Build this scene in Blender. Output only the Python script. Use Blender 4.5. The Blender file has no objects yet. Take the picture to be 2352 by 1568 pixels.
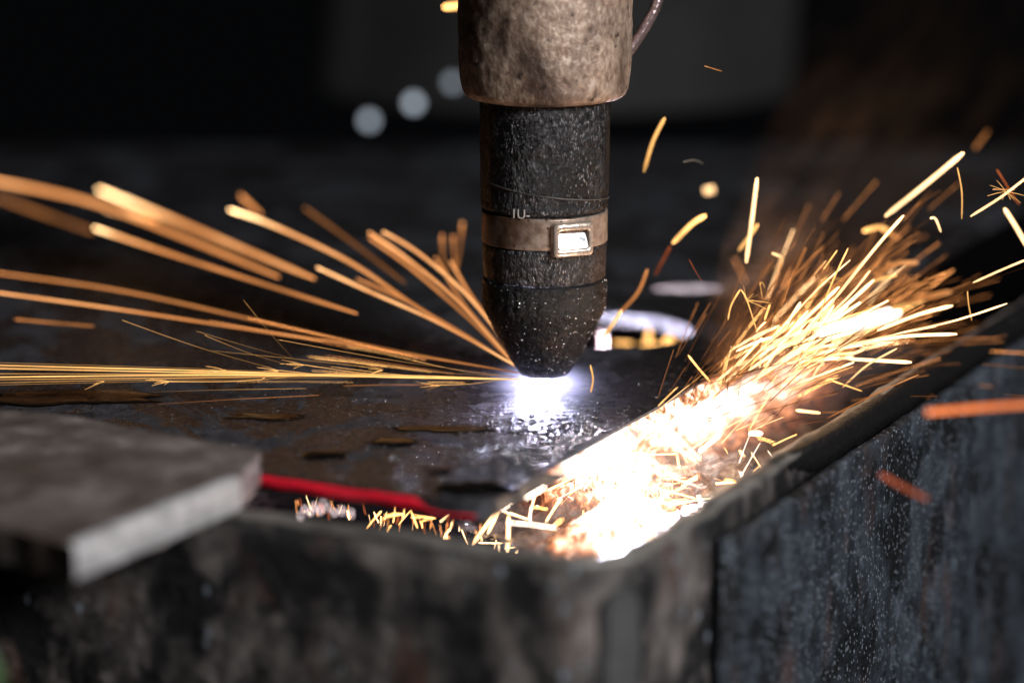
import bpy, bmesh, math, random
from mathutils import Vector, Matrix, noise
random.seed(7)
R = math.radians
sc = bpy.context.scene
col = sc.collection

# ------------------------------------------------------------------ camera, world, lamps, exposure
PITCH, HC, FPX, FOCUS = 12.5, 0.2625, 6533.0, 1.095     # plate top is z = 0, metres
cd = bpy.data.cameras.new('camera'); cam = bpy.data.objects.new('camera', cd); col.objects.link(cam)
cam.location = (0, 0, HC); cam.rotation_euler = (R(90 - PITCH), 0, 0)
cd.sensor_width = 36; cd.lens = 100; cd.clip_start = .05; cd.clip_end = 60
cd.dof.use_dof = True; cd.dof.focus_distance = FOCUS; cd.dof.aperture_fstop = 3.2
sc.camera = cam
w = bpy.data.worlds.new('World'); sc.world = w; w.use_nodes = True
w.node_tree.nodes['Background'].inputs[0].default_value = (.5, .55, .65, 1)
w.node_tree.nodes['Background'].inputs[1].default_value = .003
sc.view_settings.view_transform = 'Standard'; sc.view_settings.look = 'None'
sc.view_settings.exposure = 0; sc.view_settings.gamma = 1
sc.cycles.use_denoising = True; sc.cycles.max_bounces = 6; sc.cycles.sample_clamp_indirect = 4
sc.cycles.volume_bounces = 0; sc.cycles.caustics_reflective = False; sc.cycles.caustics_refractive = False
sc.cycles.use_adaptive_sampling = False

def pix(px, py):                       # a photo pixel (in a 2352 x 1568 picture) as a direction
    a = R(PITCH); u = (px - 1176) / FPX; v = -(py - 784) / FPX
    return Vector((u, math.cos(a) + v * math.sin(a), -math.sin(a) + v * math.cos(a)))
def P(px, py, z=0.0):                  # where it meets the level z
    d = pix(px, py); t = (z - HC) / d.z
    return Vector((0, 0, HC)) + d * t
def PD(px, py, dep):                   # at a depth along the view axis
    return Vector((0, 0, HC)) + pix(px, py) * dep
def depth(p):
    a = R(PITCH); return p.y * math.cos(a) - (p.z - HC) * math.sin(a)

STRIKE = P(1248, 893)
def lamp(name, kind, loc, energy, color, aim=None, size=(1, 1), radius=.002):
    l = bpy.data.lights.new(name, kind); o = bpy.data.objects.new(name, l); col.objects.link(o)
    o.location = loc; l.energy = energy; l.color = color
    if kind == 'AREA':
        l.shape = 'RECTANGLE'; l.size, l.size_y = size
        o.rotation_euler = (Vector(aim) - Vector(loc)).to_track_quat('-Z', 'Y').to_euler()
    else: l.shadow_soft_size = radius
    return o
lamp('workshop_window_light', 'AREA', (1.30, -.38, 1.0), 54, (.95, .97, 1), aim=(.0, 1.1, .1), size=(.5, .35))
lamp('added_top_fill', 'AREA', (-.5, 1.2, 2.6), 1, (.9, .94, 1), aim=(0, 1.3, 0), size=(1.2, .5))  # area lamp added overhead as soft fill, no such lamp in view
lamp('plasma_arc_light', 'POINT', STRIKE + Vector((0, 0, .0046)), 1.6, (.70, .68, 1), radius=.003)

# ------------------------------------------------------------------ helpers
def tag(o, label=None, cat=None, group=None, kind=None):
    if label: o['label'] = label
    if cat: o['category'] = cat
    if group: o['group'] = group
    if kind: o['kind'] = kind
    return o
def empty(name, loc):
    o = bpy.data.objects.new(name, None); col.objects.link(o); o.location = loc; o.empty_display_size = .01
    return o
def put(name, bm, mat, parent=None, smooth=True):
    me = bpy.data.meshes.new(name)
    if smooth:
        for f in bm.faces: f.smooth = True
    bm.to_mesh(me); bm.free()
    return put_mesh(name, me, mat, parent)
def put_mesh(name, me, mat, parent=None):
    o = bpy.data.objects.new(name, me); col.objects.link(o)
    if mat: me.materials.append(mat)
    if parent:
        o.parent = parent
        if not parent.parent: o.matrix_parent_inverse = Matrix.Translation(-parent.location)
    return o
def sharp(o, ang=35):
    me = o.data; bm = bmesh.new(); bm.from_mesh(me)
    for e in bm.edges:
        if len(e.link_faces) == 2 and e.calc_face_angle(0) > R(ang): e.smooth = False
    bm.to_mesh(me); bm.free()
def box(bm, p0, p1):
    r = bmesh.ops.create_cube(bm, size=1)
    c = (Vector(p0) + Vector(p1)) / 2; s = Vector(p1) - Vector(p0)
    for v in r['verts']: v.co = Vector((v.co.x * s.x, v.co.y * s.y, v.co.z * s.z)) + c
    return r['verts']
def lathe(bm, prof, seg, ctr, wob=0, freq=300, close=False):
    rings = []
    for (r, z) in prof:
        ring = []
        for i in range(seg):
            a = 2 * math.pi * i / seg
            p = Vector((math.cos(a) * r, math.sin(a) * r, z))
            if wob:
                n = noise.noise(p * freq) + .5 * noise.noise(p * freq * 2.3)
                p += Vector((math.cos(a), math.sin(a), 0)) * n * wob
            ring.append(bm.verts.new(p + Vector((ctr[0], ctr[1], 0))))
        rings.append(ring)
    for a, b in zip(rings, rings[1:]):
        for i in range(seg):
            j = (i + 1) % seg; bm.faces.new((a[i], a[j], b[j], b[i]))
    if close:
        bm.faces.new(rings[0][::-1]); bm.faces.new(rings[-1])
    bmesh.ops.recalc_face_normals(bm, faces=bm.faces)
    return rings
def densify(prof, step):
    out = [prof[0]]
    for (r0, z0), (r1, z1) in zip(prof, prof[1:]):
        n = max(1, int(math.hypot(r1 - r0, z1 - z0) / step))
        for k in range(1, n + 1): out.append((r0 + (r1 - r0) * k / n, z0 + (z1 - z0) * k / n))
    return out

# ------------------------------------------------------------------ materials
class NT:
    def __init__(s, name):
        s.m = bpy.data.materials.new(name); s.m.use_nodes = True; s.t = s.m.node_tree; s.n = s.t.nodes
        s.b = s.n['Principled BSDF']; s.out = s.n['Material Output']; s.tc = s.n.new('ShaderNodeTexCoord')
    def link(s, a, b): s.t.links.new(a, b)
    def mapped(s, scale=(1, 1, 1), rot=(0, 0, 0)):
        mp = s.n.new('ShaderNodeMapping'); mp.inputs['Scale'].default_value = scale; mp.inputs['Rotation'].default_value = rot
        s.link(s.tc.outputs['Object'], mp.inputs[0]); return mp.outputs[0]
    def noise(s, scale, detail=4, rough=.55, vec=None, dist=0):
        n = s.n.new('ShaderNodeTexNoise'); n.inputs['Scale'].default_value = scale; n.inputs['Detail'].default_value = detail
        n.inputs['Roughness'].default_value = rough; n.inputs['Distortion'].default_value = dist
        s.link(vec or s.tc.outputs['Object'], n.inputs['Vector']); return n.outputs['Fac']
    def voro(s, scale, vec=None, feature='F1'):
        n = s.n.new('ShaderNodeTexVoronoi'); n.inputs['Scale'].default_value = scale; n.feature = feature
        s.link(vec or s.tc.outputs['Object'], n.inputs['Vector']); return n.outputs['Distance']
    def ramp(s, fac, stops, interp='LINEAR'):
        n = s.n.new('ShaderNodeValToRGB'); e = n.color_ramp.elements; n.color_ramp.interpolation = interp
        for k, (p, c) in enumerate(stops):
            if k > 1: e.new(p)
            e[k].position = p
            e[k].color = (c, c, c, 1) if isinstance(c, (int, float)) else (*c, 1)
        s.link(fac, n.inputs[0]); return n.outputs[0]
    def mix(s, fac, a, b, mode='MIX'):
        n = s.n.new('ShaderNodeMix'); n.data_type = 'RGBA'; n.blend_type = mode
        for v, k in ((fac, 0), (a, 6), (b, 7)):
            if isinstance(v, (int, float)): n.inputs[k].default_value = v
            elif isinstance(v, tuple): n.inputs[k].default_value = (*v, 1)
            else: s.link(v, n.inputs[k])
        return n.outputs[2]
    def math(s, op, a, b=0, clamp=False):
        n = s.n.new('ShaderNodeMath'); n.operation = op; n.use_clamp = clamp
        for v, k in ((a, 0), (b, 1)):
            if isinstance(v, (int, float)): n.inputs[k].default_value = v
            else: s.link(v, n.inputs[k])
        return n.outputs[0]
    def bump(s, h, strength, dist, prev=None):
        n = s.n.new('ShaderNodeBump'); n.inputs['Strength'].default_value = strength; n.inputs['Distance'].default_value = dist
        s.link(h, n.inputs['Height'])
        if prev: s.link(prev, n.inputs['Normal'])
        return n.outputs[0]
    def set(s, color=None, rough=None, metal=0, normal=None, spec=None, coat=None):
        for k, v in (('Base Color', color), ('Roughness', rough), ('Metallic', metal), ('Specular IOR Level', spec), ('Coat Weight', coat)):
            if v is None: continue
            i = s.b.inputs[k]
            if isinstance(v, (int, float)): i.default_value = v
            elif isinstance(v, tuple): i.default_value = (*v, 1)
            else: s.link(v, i)
        if normal: s.link(normal, s.b.inputs['Normal'])
        return s.m

def m_sleeve():
    t = NT('rusty_brown_sleeve')
    big = t.noise(42, 6, .65, t.mapped((1, 1, .55)), .6); fine = t.noise(380, 6, .66, t.mapped((1, 1, .7), (.3, .3, 0)), .3); spots = t.noise(150, 3, .6)
    c = t.ramp(fine, [(.26, (.08, .045, .030)), (.42, (.32, .21, .15)), (.56, (.54, .385, .285)), (.74, (.80, .66, .55))])
    c = t.mix(t.ramp(big, [(.36, .95), (.56, 0)]), c, (.055, .030, .021))
    c = t.mix(t.ramp(spots, [(.30, .9), (.37, 0)]), c, (.018, .011, .008))
    n = t.bump(fine, .55, .0014); n = t.bump(t.noise(900, 3), .35, .0006, n)
    return t.set(c, t.ramp(fine, [(.35, .55), (.7, .24)]), .3, n, .65)
def m_body():
    t = NT('sooty_grey_casting')
    v = t.mapped((1, 1, .55), (.5, .5, 0))
    g = t.noise(620, 4, .7, v); big = t.noise(60, 5, .6)
    c = t.ramp(g, [(.38, (.004, .004, .005)), (.55, (.026, .025, .027)), (.68, (.13, .125, .13))])
    c = t.mix(t.ramp(big, [(.38, .9), (.5, 0)]), c, (.006, .006, .007))
    c = t.mix(t.ramp(t.noise(38, 4), [(.58, 0), (.72, .5)]), c, (.075, .038, .022))
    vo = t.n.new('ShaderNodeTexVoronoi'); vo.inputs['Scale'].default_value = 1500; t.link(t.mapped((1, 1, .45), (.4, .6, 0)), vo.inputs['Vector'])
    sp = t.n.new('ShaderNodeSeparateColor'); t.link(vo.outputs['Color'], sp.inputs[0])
    glint = t.math('MULTIPLY', t.ramp(sp.outputs[0], [(.66, 0), (.74, 1)]), t.ramp(vo.outputs['Distance'], [(.35, 1), (.5, 0)]))
    glint = t.math('MULTIPLY', glint, t.ramp(t.noise(48, 5, .7), [(.40, .05), (.60, 1)]))
    c = t.mix(glint, c, (.26, .25, .26))  # glitter put into the casting's colour as pale flecks
    n = t.bump(g, .9, .0016)
    return t.set(c, t.ramp(big, [(.35, .22), (.65, .36)]), .55, n, .8)
def m_nozzle():
    t = NT('burnt_black_nozzle')
    g = t.noise(750, 4, .7); big = t.noise(75, 4)
    c = t.ramp(g, [(.4, (.002, .002, .0025)), (.62, (.006, .006, .007)), (.78, (.03, .028, .027))])
    c = t.mix(t.ramp(big, [(.56, 0), (.70, .45)]), c, (.05, .022, .010))
    n = t.bump(g, .9, .0011); n = t.bump(t.noise(260, 3), .6, .0015, n)
    return t.set(c, t.ramp(big, [(.35, .26), (.65, .42)]), .0, n, .35)
def m_plain(name, c, rough, metal=0, bumpscale=500, bs=.3, bd=.0006, var=.35, vs=160, spec=.5):
    t = NT(name); nz = t.noise(vs, 5, .65)
    dark = tuple(x * (1 - var) for x in c); lite = tuple(min(1, x * (1 + var)) for x in c)
    return t.set(t.ramp(nz, [(.3, dark), (.7, lite)]), t.ramp(nz, [(.3, min(1, rough + .12)), (.7, max(.02, rough - .1))]), metal, t.bump(t.noise(bumpscale, 4), bs, bd), spec)
def m_band():
    t = NT('tan_clamp_steel')
    f = t.noise(260, 4, .6); s = t.voro(330)
    c = t.ramp(f, [(.3, (.22, .155, .115)), (.5, (.44, .33, .26)), (.7, (.60, .48, .40))])
    c = t.mix(t.ramp(s, [(.10, .9), (.22, 0)]), c, (.04, .022, .014))
    c = t.mix(t.ramp(t.noise(45, 3), [(.50, 0), (.62, .8)]), c, (.11, .045, .02))
    return t.set(c, .38, .55, t.bump(f, .35, .0006), .5)
def m_plate():
    t = NT('wet_black_mill_scale')
    v = t.mapped((1, .7, 1), (0, 0, .5))
    big = t.noise(17, 6, .62, v, 1.2)                       # dull dried film against wet scale
    fine = t.noise(420, 5, .7); mid = t.noise(120, 5, .6)
    dry = t.ramp(big, [(.505, 0), (.525, 1)])
    flake = t.ramp(t.noise(75, 5, .6, v, .8), [(.36, 0), (.41, 1)])
    dry = t.mix(1, dry, flake, 'MULTIPLY')
    sb = t.n.new('ShaderNodeVectorMath'); sb.operation = 'DISTANCE'; t.link(t.tc.outputs['Object'], sb.inputs[0]); sb.inputs[1].default_value = STRIKE + Vector((0, -.03, 0))
    dry = t.mix(1, dry, t.ramp(t.math('ADD', sb.outputs['Value'], t.math('MULTIPLY', big, .05)), [(.075, 0), (.095, 1)]), 'MULTIPLY')
    c_wet = t.ramp(fine, [(.35, (.006, .006, .007)), (.55, (.03, .028, .030)), (.7, (.075, .07, .074))])
    c_dry = t.ramp(mid, [(.3, (.026, .027, .031)), (.7, (.092, .094, .106))])
    c = t.mix(dry, c_wet, c_dry)
    r = t.mix(dry, t.ramp(mid, [(.35, .16), (.7, .36)]), t.ramp(fine, [(.3, .75), (.7, .55)]))
    n = t.bump(fine, .9, .0022); n = t.bump(t.noise(1100, 3), .5, .0009, n); n = t.bump(dry, .5, .0008, n)
    # grooves blown outwards from the cut
    sep = t.n.new('ShaderNodeVectorMath'); sep.operation = 'SUBTRACT'; t.link(t.tc.outputs['Object'], sep.inputs[0]); sep.inputs[1].default_value = STRIKE
    xyz = t.n.new('ShaderNodeSeparateXYZ'); t.link(sep.outputs[0], xyz.inputs[0])
    ang = t.math('ARCTAN2', xyz.outputs[1], xyz.outputs[0])
    ln = t.n.new('ShaderNodeVectorMath'); ln.operation = 'LENGTH'; t.link(sep.outputs[0], ln.inputs[0])
    cx = t.n.new('ShaderNodeCombineXYZ'); t.link(ang, cx.inputs[0]); t.link(t.math('MULTIPLY', ln.outputs['Value'], 12), cx.inputs[1])
    ray = t.noise(9, 4, .7, cx.outputs[0])
    fade = t.math('SUBTRACT', 1, t.math('MULTIPLY', ln.outputs['Value'], 16), True)
    n = t.bump(t.math('MULTIPLY', ray, fade), .8, .0022, n)
    return t.set(c, r, .05, n, t.mix(dry, (.22, .22, .22), (.06, .06, .06)))
def m_wall(name, base, glint_scale, streak=True, thr=.86, rust=.8, con=(.08, 2.6)):
    t = NT(name)
    v = t.mapped((1, 1, .16)) if streak else t.mapped((1, 1, .6))
    st = t.noise(60, 5, .65, v); fine = t.noise(520, 4, .75); big = t.noise(30, 5, .6); blot = t.noise(95, 3, .6)
    d = tuple(x * con[0] for x in base); l = tuple(min(1, x * con[1]) for x in base)
    c = t.ramp(st, [(.36, d), (.52, base), (.66, l)])
    c = t.mix(t.ramp(blot, [(.55, 0), (.70, .8)]), c, tuple(min(1, x * 2.8) for x in base))
    c = t.mix(t.ramp(t.noise(42, 4, .6, t.mapped((1, 1, .45))), [(.56, 0), (.67, rust)]), c, (.13, .050, .028))
    c = t.mix(t.ramp(big, [(.42, .95), (.52, 0)]), c, (.006, .006, .007))
    vo = t.n.new('ShaderNodeTexVoronoi'); vo.inputs['Scale'].default_value = glint_scale; t.link(t.mapped((1, 1, .6)), vo.inputs['Vector'])
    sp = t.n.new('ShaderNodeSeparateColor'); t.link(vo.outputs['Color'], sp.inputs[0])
    glint = t.math('MULTIPLY', t.ramp(sp.outputs[0], [(thr, 0), (min(1, thr + .03), 1)]), t.ramp(vo.outputs['Distance'], [(.30, 1), (.42, 0)]))
    c = t.mix(glint, c, (.34, .38, .44))                           # sparkle and blurred glints painted in as pale flecks
    n = t.bump(fine, .9, .0016); n = t.bump(big, .5, .004, n)
    return t.set(c, t.ramp(fine, [(.35, .5), (.7, .25)]), .3, n, .6)
def m_glow():
    t = NT('incandescent_steel'); a = t.n.new('ShaderNodeAttribute'); a.attribute_name = 'glow'
    e = t.n.new('ShaderNodeEmission'); t.link(a.outputs['Color'], e.inputs[0]); e.inputs[1].default_value = 1
    t.link(e.outputs[0], t.out.inputs['Surface']); t.n.remove(t.b); t.m.cycles.emission_sampling = 'NONE'
    return t.m
def m_emit(name, c, s, sampling='NONE'):
    t = NT(name); e = t.n.new('ShaderNodeEmission'); e.inputs[0].default_value = (*c, 1); e.inputs[1].default_value = s
    t.link(e.outputs[0], t.out.inputs['Surface']); t.n.remove(t.b); t.m.cycles.emission_sampling = sampling
    return t.m
GLOW = m_glow()
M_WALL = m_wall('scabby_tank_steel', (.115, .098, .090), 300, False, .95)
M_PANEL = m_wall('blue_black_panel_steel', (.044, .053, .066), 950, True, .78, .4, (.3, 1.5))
M_PLATE = m_plate()

# ------------------------------------------------------------------ setting: shop floor, back wall, water in the tank
bm = bmesh.new(); box(bm, (-4, -.6, -.80), (4, 5, -.78))
tag(put('floor', bm, m_plain('dark_shop_floor', (.02, .019, .018), .7), smooth=False), kind='structure')
YB = 1.80
bm = bmesh.new(); prev = None
xr = PD(1850, 300, YB).x
for k in range(41):                        # grey panel, given a bend so its left side fades from the light
    a = R(-62 + 152 * k / 40); x = xr - .17 * math.sin(a) - .17 * math.sin(R(62)); y = YB + .17 * (1 - math.cos(a))
    lean = .0
    cs = [bm.verts.new((x, y, .012)), bm.verts.new((x + .05, y + .02, .7))]
    if prev: bm.faces.new((prev[0], cs[0], cs[1], prev[1]))
    prev = cs
bmesh.ops.solidify(bm, geom=bm.faces[:], thickness=.004)
bmesh.ops.recalc_face_normals(bm, faces=bm.faces)
t = NT('grey_back_panel'); nz = t.noise(7, 3)
tag(put('back_wall', bm, t.set(t.ramp(nz, [(.3, (.030, .029, .028)), (.7, (.068, .066, .063))]), .6, 0, t.bump(t.noise(30), .2, .002)), smooth=True), kind='structure')

# ------------------------------------------------------------------ tank
ZW = 0.0
C = P(1395, 1292, ZW); A1 = P(2352, 690, ZW); F1 = P(600, 1178, ZW)
dR = (A1 - C).normalized(); dF = (F1 - C).normalized()
oR = Vector((dR.y, -dR.x, 0)); oF = Vector((dF.y, -dF.x, 0)) * -1        # outward normals
if oF.y > 0: oF = -oF
rc = .017                                                             # bend radius of the corner
half = math.acos(max(-1, min(1, dR.dot(dF)))) / 2
tl = rc / math.tan(half)
cen = C + (dR + dF).normalized() * (rc / math.sin(half))
def wall_line():
    pts = []
    for s in range(60, -1, -1): pts.append((C + dF * (tl + (.62 - tl) * (s / 60) ** 1.5), oF))
    for k in range(1, 12):
        n = oF.lerp(oR, k / 12).normalized(); pts.append((cen + n * rc, n))
    for s in range(0, 101): pts.append((C + dR * (tl + (1.0 - tl) * (s / 100) ** 1.3), oR))
    return pts
tank = empty('cutting_tank', (C.x, C.y, -.78))
tag(tank, 'dark scabby steel cutting tank with a rounded corner under the sparks', 'tank')
line = wall_line(); T = .0055
bm = bmesh.new(); prev = None; first = None
for p, n in line:
    j = noise.noise(p * 45) * .0011 + noise.noise(p * 170) * .0006; jz = noise.noise(p * 60 + Vector((9, 0, 0))) * .0012 + noise.noise(p * 230) * .0006
    cs = []
    sec = [(0, -.16), (0, -.05), (0, -.001), (.0012, .0002), (T - .0012, .0002), (T, -.0012), (T, -.012), (T, -.03), (T, -.06), (T, -.10), (T, -.30), (T, -.78)]
    for (o, z) in sec:
        jj = noise.noise(Vector((p.x, p.y, z)) * 60) * .0012 if z < -.005 and o > 0 else 0
        cs.append(bm.verts.new(p + n * (o + j * (1 if z > -.02 else .4) + jj) + Vector((0, 0, ZW + z + (jz if z > -.01 else 0)))))
    if prev:
        for a in range(len(cs) - 1): bm.faces.new((prev[a], prev[a + 1], cs[a + 1], cs[a]))
    prev = cs
bmesh.ops.recalc_face_normals(bm, faces=bm.faces)
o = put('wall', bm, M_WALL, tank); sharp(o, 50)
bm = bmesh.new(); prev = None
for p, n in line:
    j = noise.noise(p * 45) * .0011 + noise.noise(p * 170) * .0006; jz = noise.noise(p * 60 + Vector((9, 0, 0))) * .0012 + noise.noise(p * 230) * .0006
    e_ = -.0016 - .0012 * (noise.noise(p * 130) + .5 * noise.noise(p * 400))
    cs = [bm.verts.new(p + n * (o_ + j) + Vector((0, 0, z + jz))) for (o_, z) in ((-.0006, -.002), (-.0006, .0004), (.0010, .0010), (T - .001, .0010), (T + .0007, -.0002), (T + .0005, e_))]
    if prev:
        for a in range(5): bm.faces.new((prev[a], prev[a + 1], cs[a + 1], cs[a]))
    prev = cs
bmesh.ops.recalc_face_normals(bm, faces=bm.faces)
o = put('worn_lit_lip', bm, m_plain('worn_lit_lip_steel', (.20, .18, .16), .5, .3, vs=70, var=.6, bs=.6, bd=.001), tank); o['label'] = 'pale worn top edge, lightened as lit'  # paler colour holds both edge wear and the light on the lip
# outer panel on the right-hand side, a little lower, with a dark gap behind its top edge
OFF, DROP = .0085, .0095
bm = bmesh.new(); prev = None
s0 = (P(1700, 1240, ZW - DROP) - (C + oR * OFF)).dot(dR)
N = 90
for s in range(N + 1):
    l = s0 + (1.0 - s0) * (s / N) ** 1.3
    p = C + dR * l
    jz = noise.noise(p * 40) * .0006 + noise.noise(p * 260) * .0003; jo = noise.noise(p * 30) * .0008
    cs = []
    e = .003 * max(0, 1 - (l - s0) / .004) ** 2
    gro = -.0016 * math.exp(-((l - s0 - .033) / .0022) ** 2)
    for (o_, z) in ((0, -.3), (0, -.0008), (.001, 0), (.0035, 0), (.0045, -.001), (.0048, -.01), (.0048, -.03), (.0048, -.06), (.0048, -.12), (.0048, -.76)):
        jj = noise.noise(Vector((p.x, p.y, z)) * 70) * .0006
        oo = OFF + o_ + (jo - e + gro + jj if o_ > .003 else 0)
        cs.append(bm.verts.new(p + oR * oo + Vector((0, 0, ZW - DROP + z + (jz if z > -.02 else 0)))))
    if prev:
        for a in range(len(cs) - 1): bm.faces.new((prev[a], prev[a + 1], cs[a + 1], cs[a]))
    else: bm.faces.new(cs)
    prev = cs
bmesh.ops.recalc_face_normals(bm, faces=bm.faces)
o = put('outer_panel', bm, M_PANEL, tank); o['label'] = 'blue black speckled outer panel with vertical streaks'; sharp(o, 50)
bm = bmesh.new(); prev = None
for k in range(121):
    l = .135 + .86 * (k / 120) ** 1.4; p = C + dR * l
    d_ = .0108 + .0014 * noise.fractal(p * 120, 1, 2, 5) * min(1, k / 6)
    f_ = min(1, k / 14); d_ = d_ * f_ + .001
    cs = [bm.verts.new(p + oR * (T + o_ * f_ - .0022 * (1 - f_) + .0008 * noise.noise(Vector((p.x, p.y, z)) * 220)) + Vector((0, 0, z))) for (o_, z) in ((-.002, .0016), (.0012, .0012), (.0020, -.0016), (.0021, -d_ * .5), (.0012, -d_), (-.002, -d_ - .0008))]
    if prev:
        for a in range(5): bm.faces.new((prev[a], prev[a + 1], cs[a + 1], cs[a]))
    prev = cs
bmesh.ops.recalc_face_normals(bm, faces=bm.faces)
o = put('slag_crust', bm, m_plain('black_slag_crust', (.010, .009, .009), .38, .1, bs=.8, bd=.0015), tank); o['label'] = 'black crust of slag along the top of the wall'
# corner bracket with a rounded head
nb = (oF * .45 + oR * .75).normalized(); db = Vector((-nb.y, nb.x, 0)); db = db if db.x > 0 else -db
q_ = cen + nb * (rc + T + .0016); d_ = pix(1508, 1352); top = Vector((q_.x, q_.y, HC + d_.z / d_.y * q_.y))
bm = bmesh.new(); W2 = .0075
out = [(-W2, -.75), (W2, -.75)] + [(W2 * math.cos(a), -W2 + W2 * math.sin(a)) for a in [math.pi * k / 14 for k in range(15)]]
fr = [bm.verts.new(top + db * x + Vector((0, 0, z))) for x, z in out]
f = bm.faces.new(fr); r = bmesh.ops.extrude_face_region(bm, geom=[f])
for v in r['geom']:
    if isinstance(v, bmesh.types.BMVert): v.co -= nb * .007
bmesh.ops.recalc_face_normals(bm, faces=bm.faces)
bmesh.ops.bevel(bm, geom=[e for e in bm.edges], offset=.0012, segments=2, affect='EDGES')
put('corner_bracket', bm, m_plain('worn_bracket_steel', (.085, .082, .08), .45, .3), tank, smooth=False)
# water
bm = bmesh.new()
wp = [C + (dR + dF) * .012, C + dR * 1.0, C + dR * 1.0 + dF * 1.3, C + dF * .62]
ZWAT = -.062
vs = [bm.verts.new((p.x, p.y, ZWAT)) for p in wp]; bm.faces.new(vs)
bmesh.ops.subdivide_edges(bm, edges=bm.edges, cuts=60, use_grid_fill=True)
for v in bm.verts: v.co.z += .0016 * noise.noise(v.co * 60) + .0008 * noise.noise(v.co * 150)
t = NT('black_tank_water')
tag(put('water', bm, t.set((.006, .005, .005), .06, 0, t.bump(t.noise(110, 4), .8, .003))), kind='structure')

# ------------------------------------------------------------------ steel plate being cut
TH = .0065
M_SLAT = m_plain('slagged_slat_steel', (.16, .11, .10), .6, .2)
for dx_, y0_, y1_ in ((.0405, 1.235, 1.70), (-.13, .99, 1.70), (-.30, 1.05, 1.70), (.135, 1.44, 1.70)):
    bm = bmesh.new(); box(bm, (dx_ - .002, y0_, -.40), (dx_ + .002, y1_, -TH - .0003))
    put('support_slat', bm, M_SLAT, tank, smooth=False)
pc = P(1112, 1160); pr = P(1560, 905); pf = P(600, 1085)
uR = (pr - pc).normalized(); uF = (pf - pc).normalized()
def at_y(p, d, y): return p + d * ((y - p.y) / d.y)
YP = 1.74
outer = []
fe = [pc + uF * l for l in (.9, .5, .3, .2, .1, .05)]
outer += fe
for k in range(7):                                                 # slightly rounded, burnt corner
    a = k / 6; outer.append(pc + uF * .012 * (1 - a) ** 2 + uR * .012 * a ** 2)
nR = 60
ln = (at_y(pc, uR, YP) - pc).length
outer += [pc + uR * (.02 + (ln - .02) * k / nR) for k in range(nR + 1)]
outer += [Vector((-.3, YP, 0)), Vector((-.9, YP, 0))]
for p in outer: p.xy += Vector((noise.noise(p * 80), noise.noise(p * 80 + Vector((5, 5, 5))))) * .0006
def circ(c, r, n):
    return [c + Vector((math.cos(2 * math.pi * k / n), math.sin(2 * math.pi * k / n), 0)) * (r * (1 + .02 * noise.noise(Vector((math.cos(2 * math.pi * k / n) * 3, math.sin(2 * math.pi * k / n) * 3, 0))))) for k in range(n)]
h1 = P(1402, 758); r1 = 190 / FPX * depth(h1)
h2 = P(1580, 663); r2 = 80 / FPX * depth(h2)
c2_ = [h2 + Vector(((p - h2).x, (p - h2).y * .42, 0)) for p in circ(h2, r2, 40)]
loops = [outer, circ(h1, r1, 64), c2_]
bm = bmesh.new(); edges = []; vl = []
for lp in loops:
    v = [bm.verts.new((p.x, p.y, 0)) for p in lp]; vl.append(v)
    edges += [bm.edges.new((v[i], v[(i + 1) % len(v)])) for i in range(len(v))]
bmesh.ops.triangle_fill(bm, use_beauty=True, edges=edges)
tf = list(bm.faces)
low = {}
for v in list(bm.verts): low[v] = bm.verts.new((v.co.x, v.co.y, -TH))
for f in tf: bm.faces.new([low[v] for v in reversed(f.verts)])
for v in vl:
    for i in range(len(v)):
        a, b = v[i], v[(i + 1) % len(v)]; bm.faces.new((a, b, low[b], low[a]))
bmesh.ops.recalc_face_normals(bm, faces=bm.faces)
plate = empty('steel_plate', (pc.x, pc.y, -TH))
tag(plate, 'wet dark steel plate with round cut holes lying under the torch', 'plate')
po = put('sheet', bm, M_PLATE, plate, smooth=False)
# red light along the plate's front edge, put into a strip's colour
nF = Vector((uF.y, -uF.x, 0)); nF = nF if nF.y < 0 else -nF
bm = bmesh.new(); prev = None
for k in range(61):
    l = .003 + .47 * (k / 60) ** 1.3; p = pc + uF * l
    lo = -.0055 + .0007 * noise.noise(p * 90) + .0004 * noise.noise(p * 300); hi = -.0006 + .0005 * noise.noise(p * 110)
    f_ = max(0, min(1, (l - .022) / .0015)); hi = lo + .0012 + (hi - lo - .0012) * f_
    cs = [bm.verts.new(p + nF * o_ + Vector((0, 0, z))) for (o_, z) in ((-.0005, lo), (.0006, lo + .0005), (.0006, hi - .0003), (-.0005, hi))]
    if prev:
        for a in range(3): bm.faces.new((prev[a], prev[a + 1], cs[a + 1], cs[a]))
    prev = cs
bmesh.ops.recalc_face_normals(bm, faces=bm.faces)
o = put('red_edge', bm, m_plain('red_light_edge', (.88, .012, .035), .45, 0, var=.15, vs=220), plate); o['label'] = 'front edge coloured bright red as lit'
# pools and drops of water on the plate
t = NT('wet_slag_bead')
M_DROP = t.set((.55, .56, .60), .13, .9, None, 1.0)
def dome(bm, c, r, h, n=8, rings=3, sx=1, rot=0):
    top_ = bm.verts.new(c + Vector((0, 0, h))); prev = None
    for k in range(1, rings + 1):
        a = math.pi / 2 * k / rings; cur = []
        for i in range(n):
            b = 2 * math.pi * i / n; x = math.cos(b) * r * math.sin(a) * sx; y = math.sin(b) * r * math.sin(a)
            cur.append(bm.verts.new(c + Vector((x * math.cos(rot) - y * math.sin(rot), x * math.sin(rot) + y * math.cos(rot), h * math.cos(a) - (.0002 if k == rings else 0)))))
        for i in range(n):
            j = (i + 1) % n
            if prev: bm.faces.new((prev[i], cur[i], cur[j], prev[j]))
            else: bm.faces.new((top_, cur[i], cur[j]))
        prev = cur
M_POOL = m_plain('black_oily_water', (.004, .004, .004), .12, 0, bumpscale=60, bs=.1, bd=.001, var=.2, spec=.04)
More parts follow.
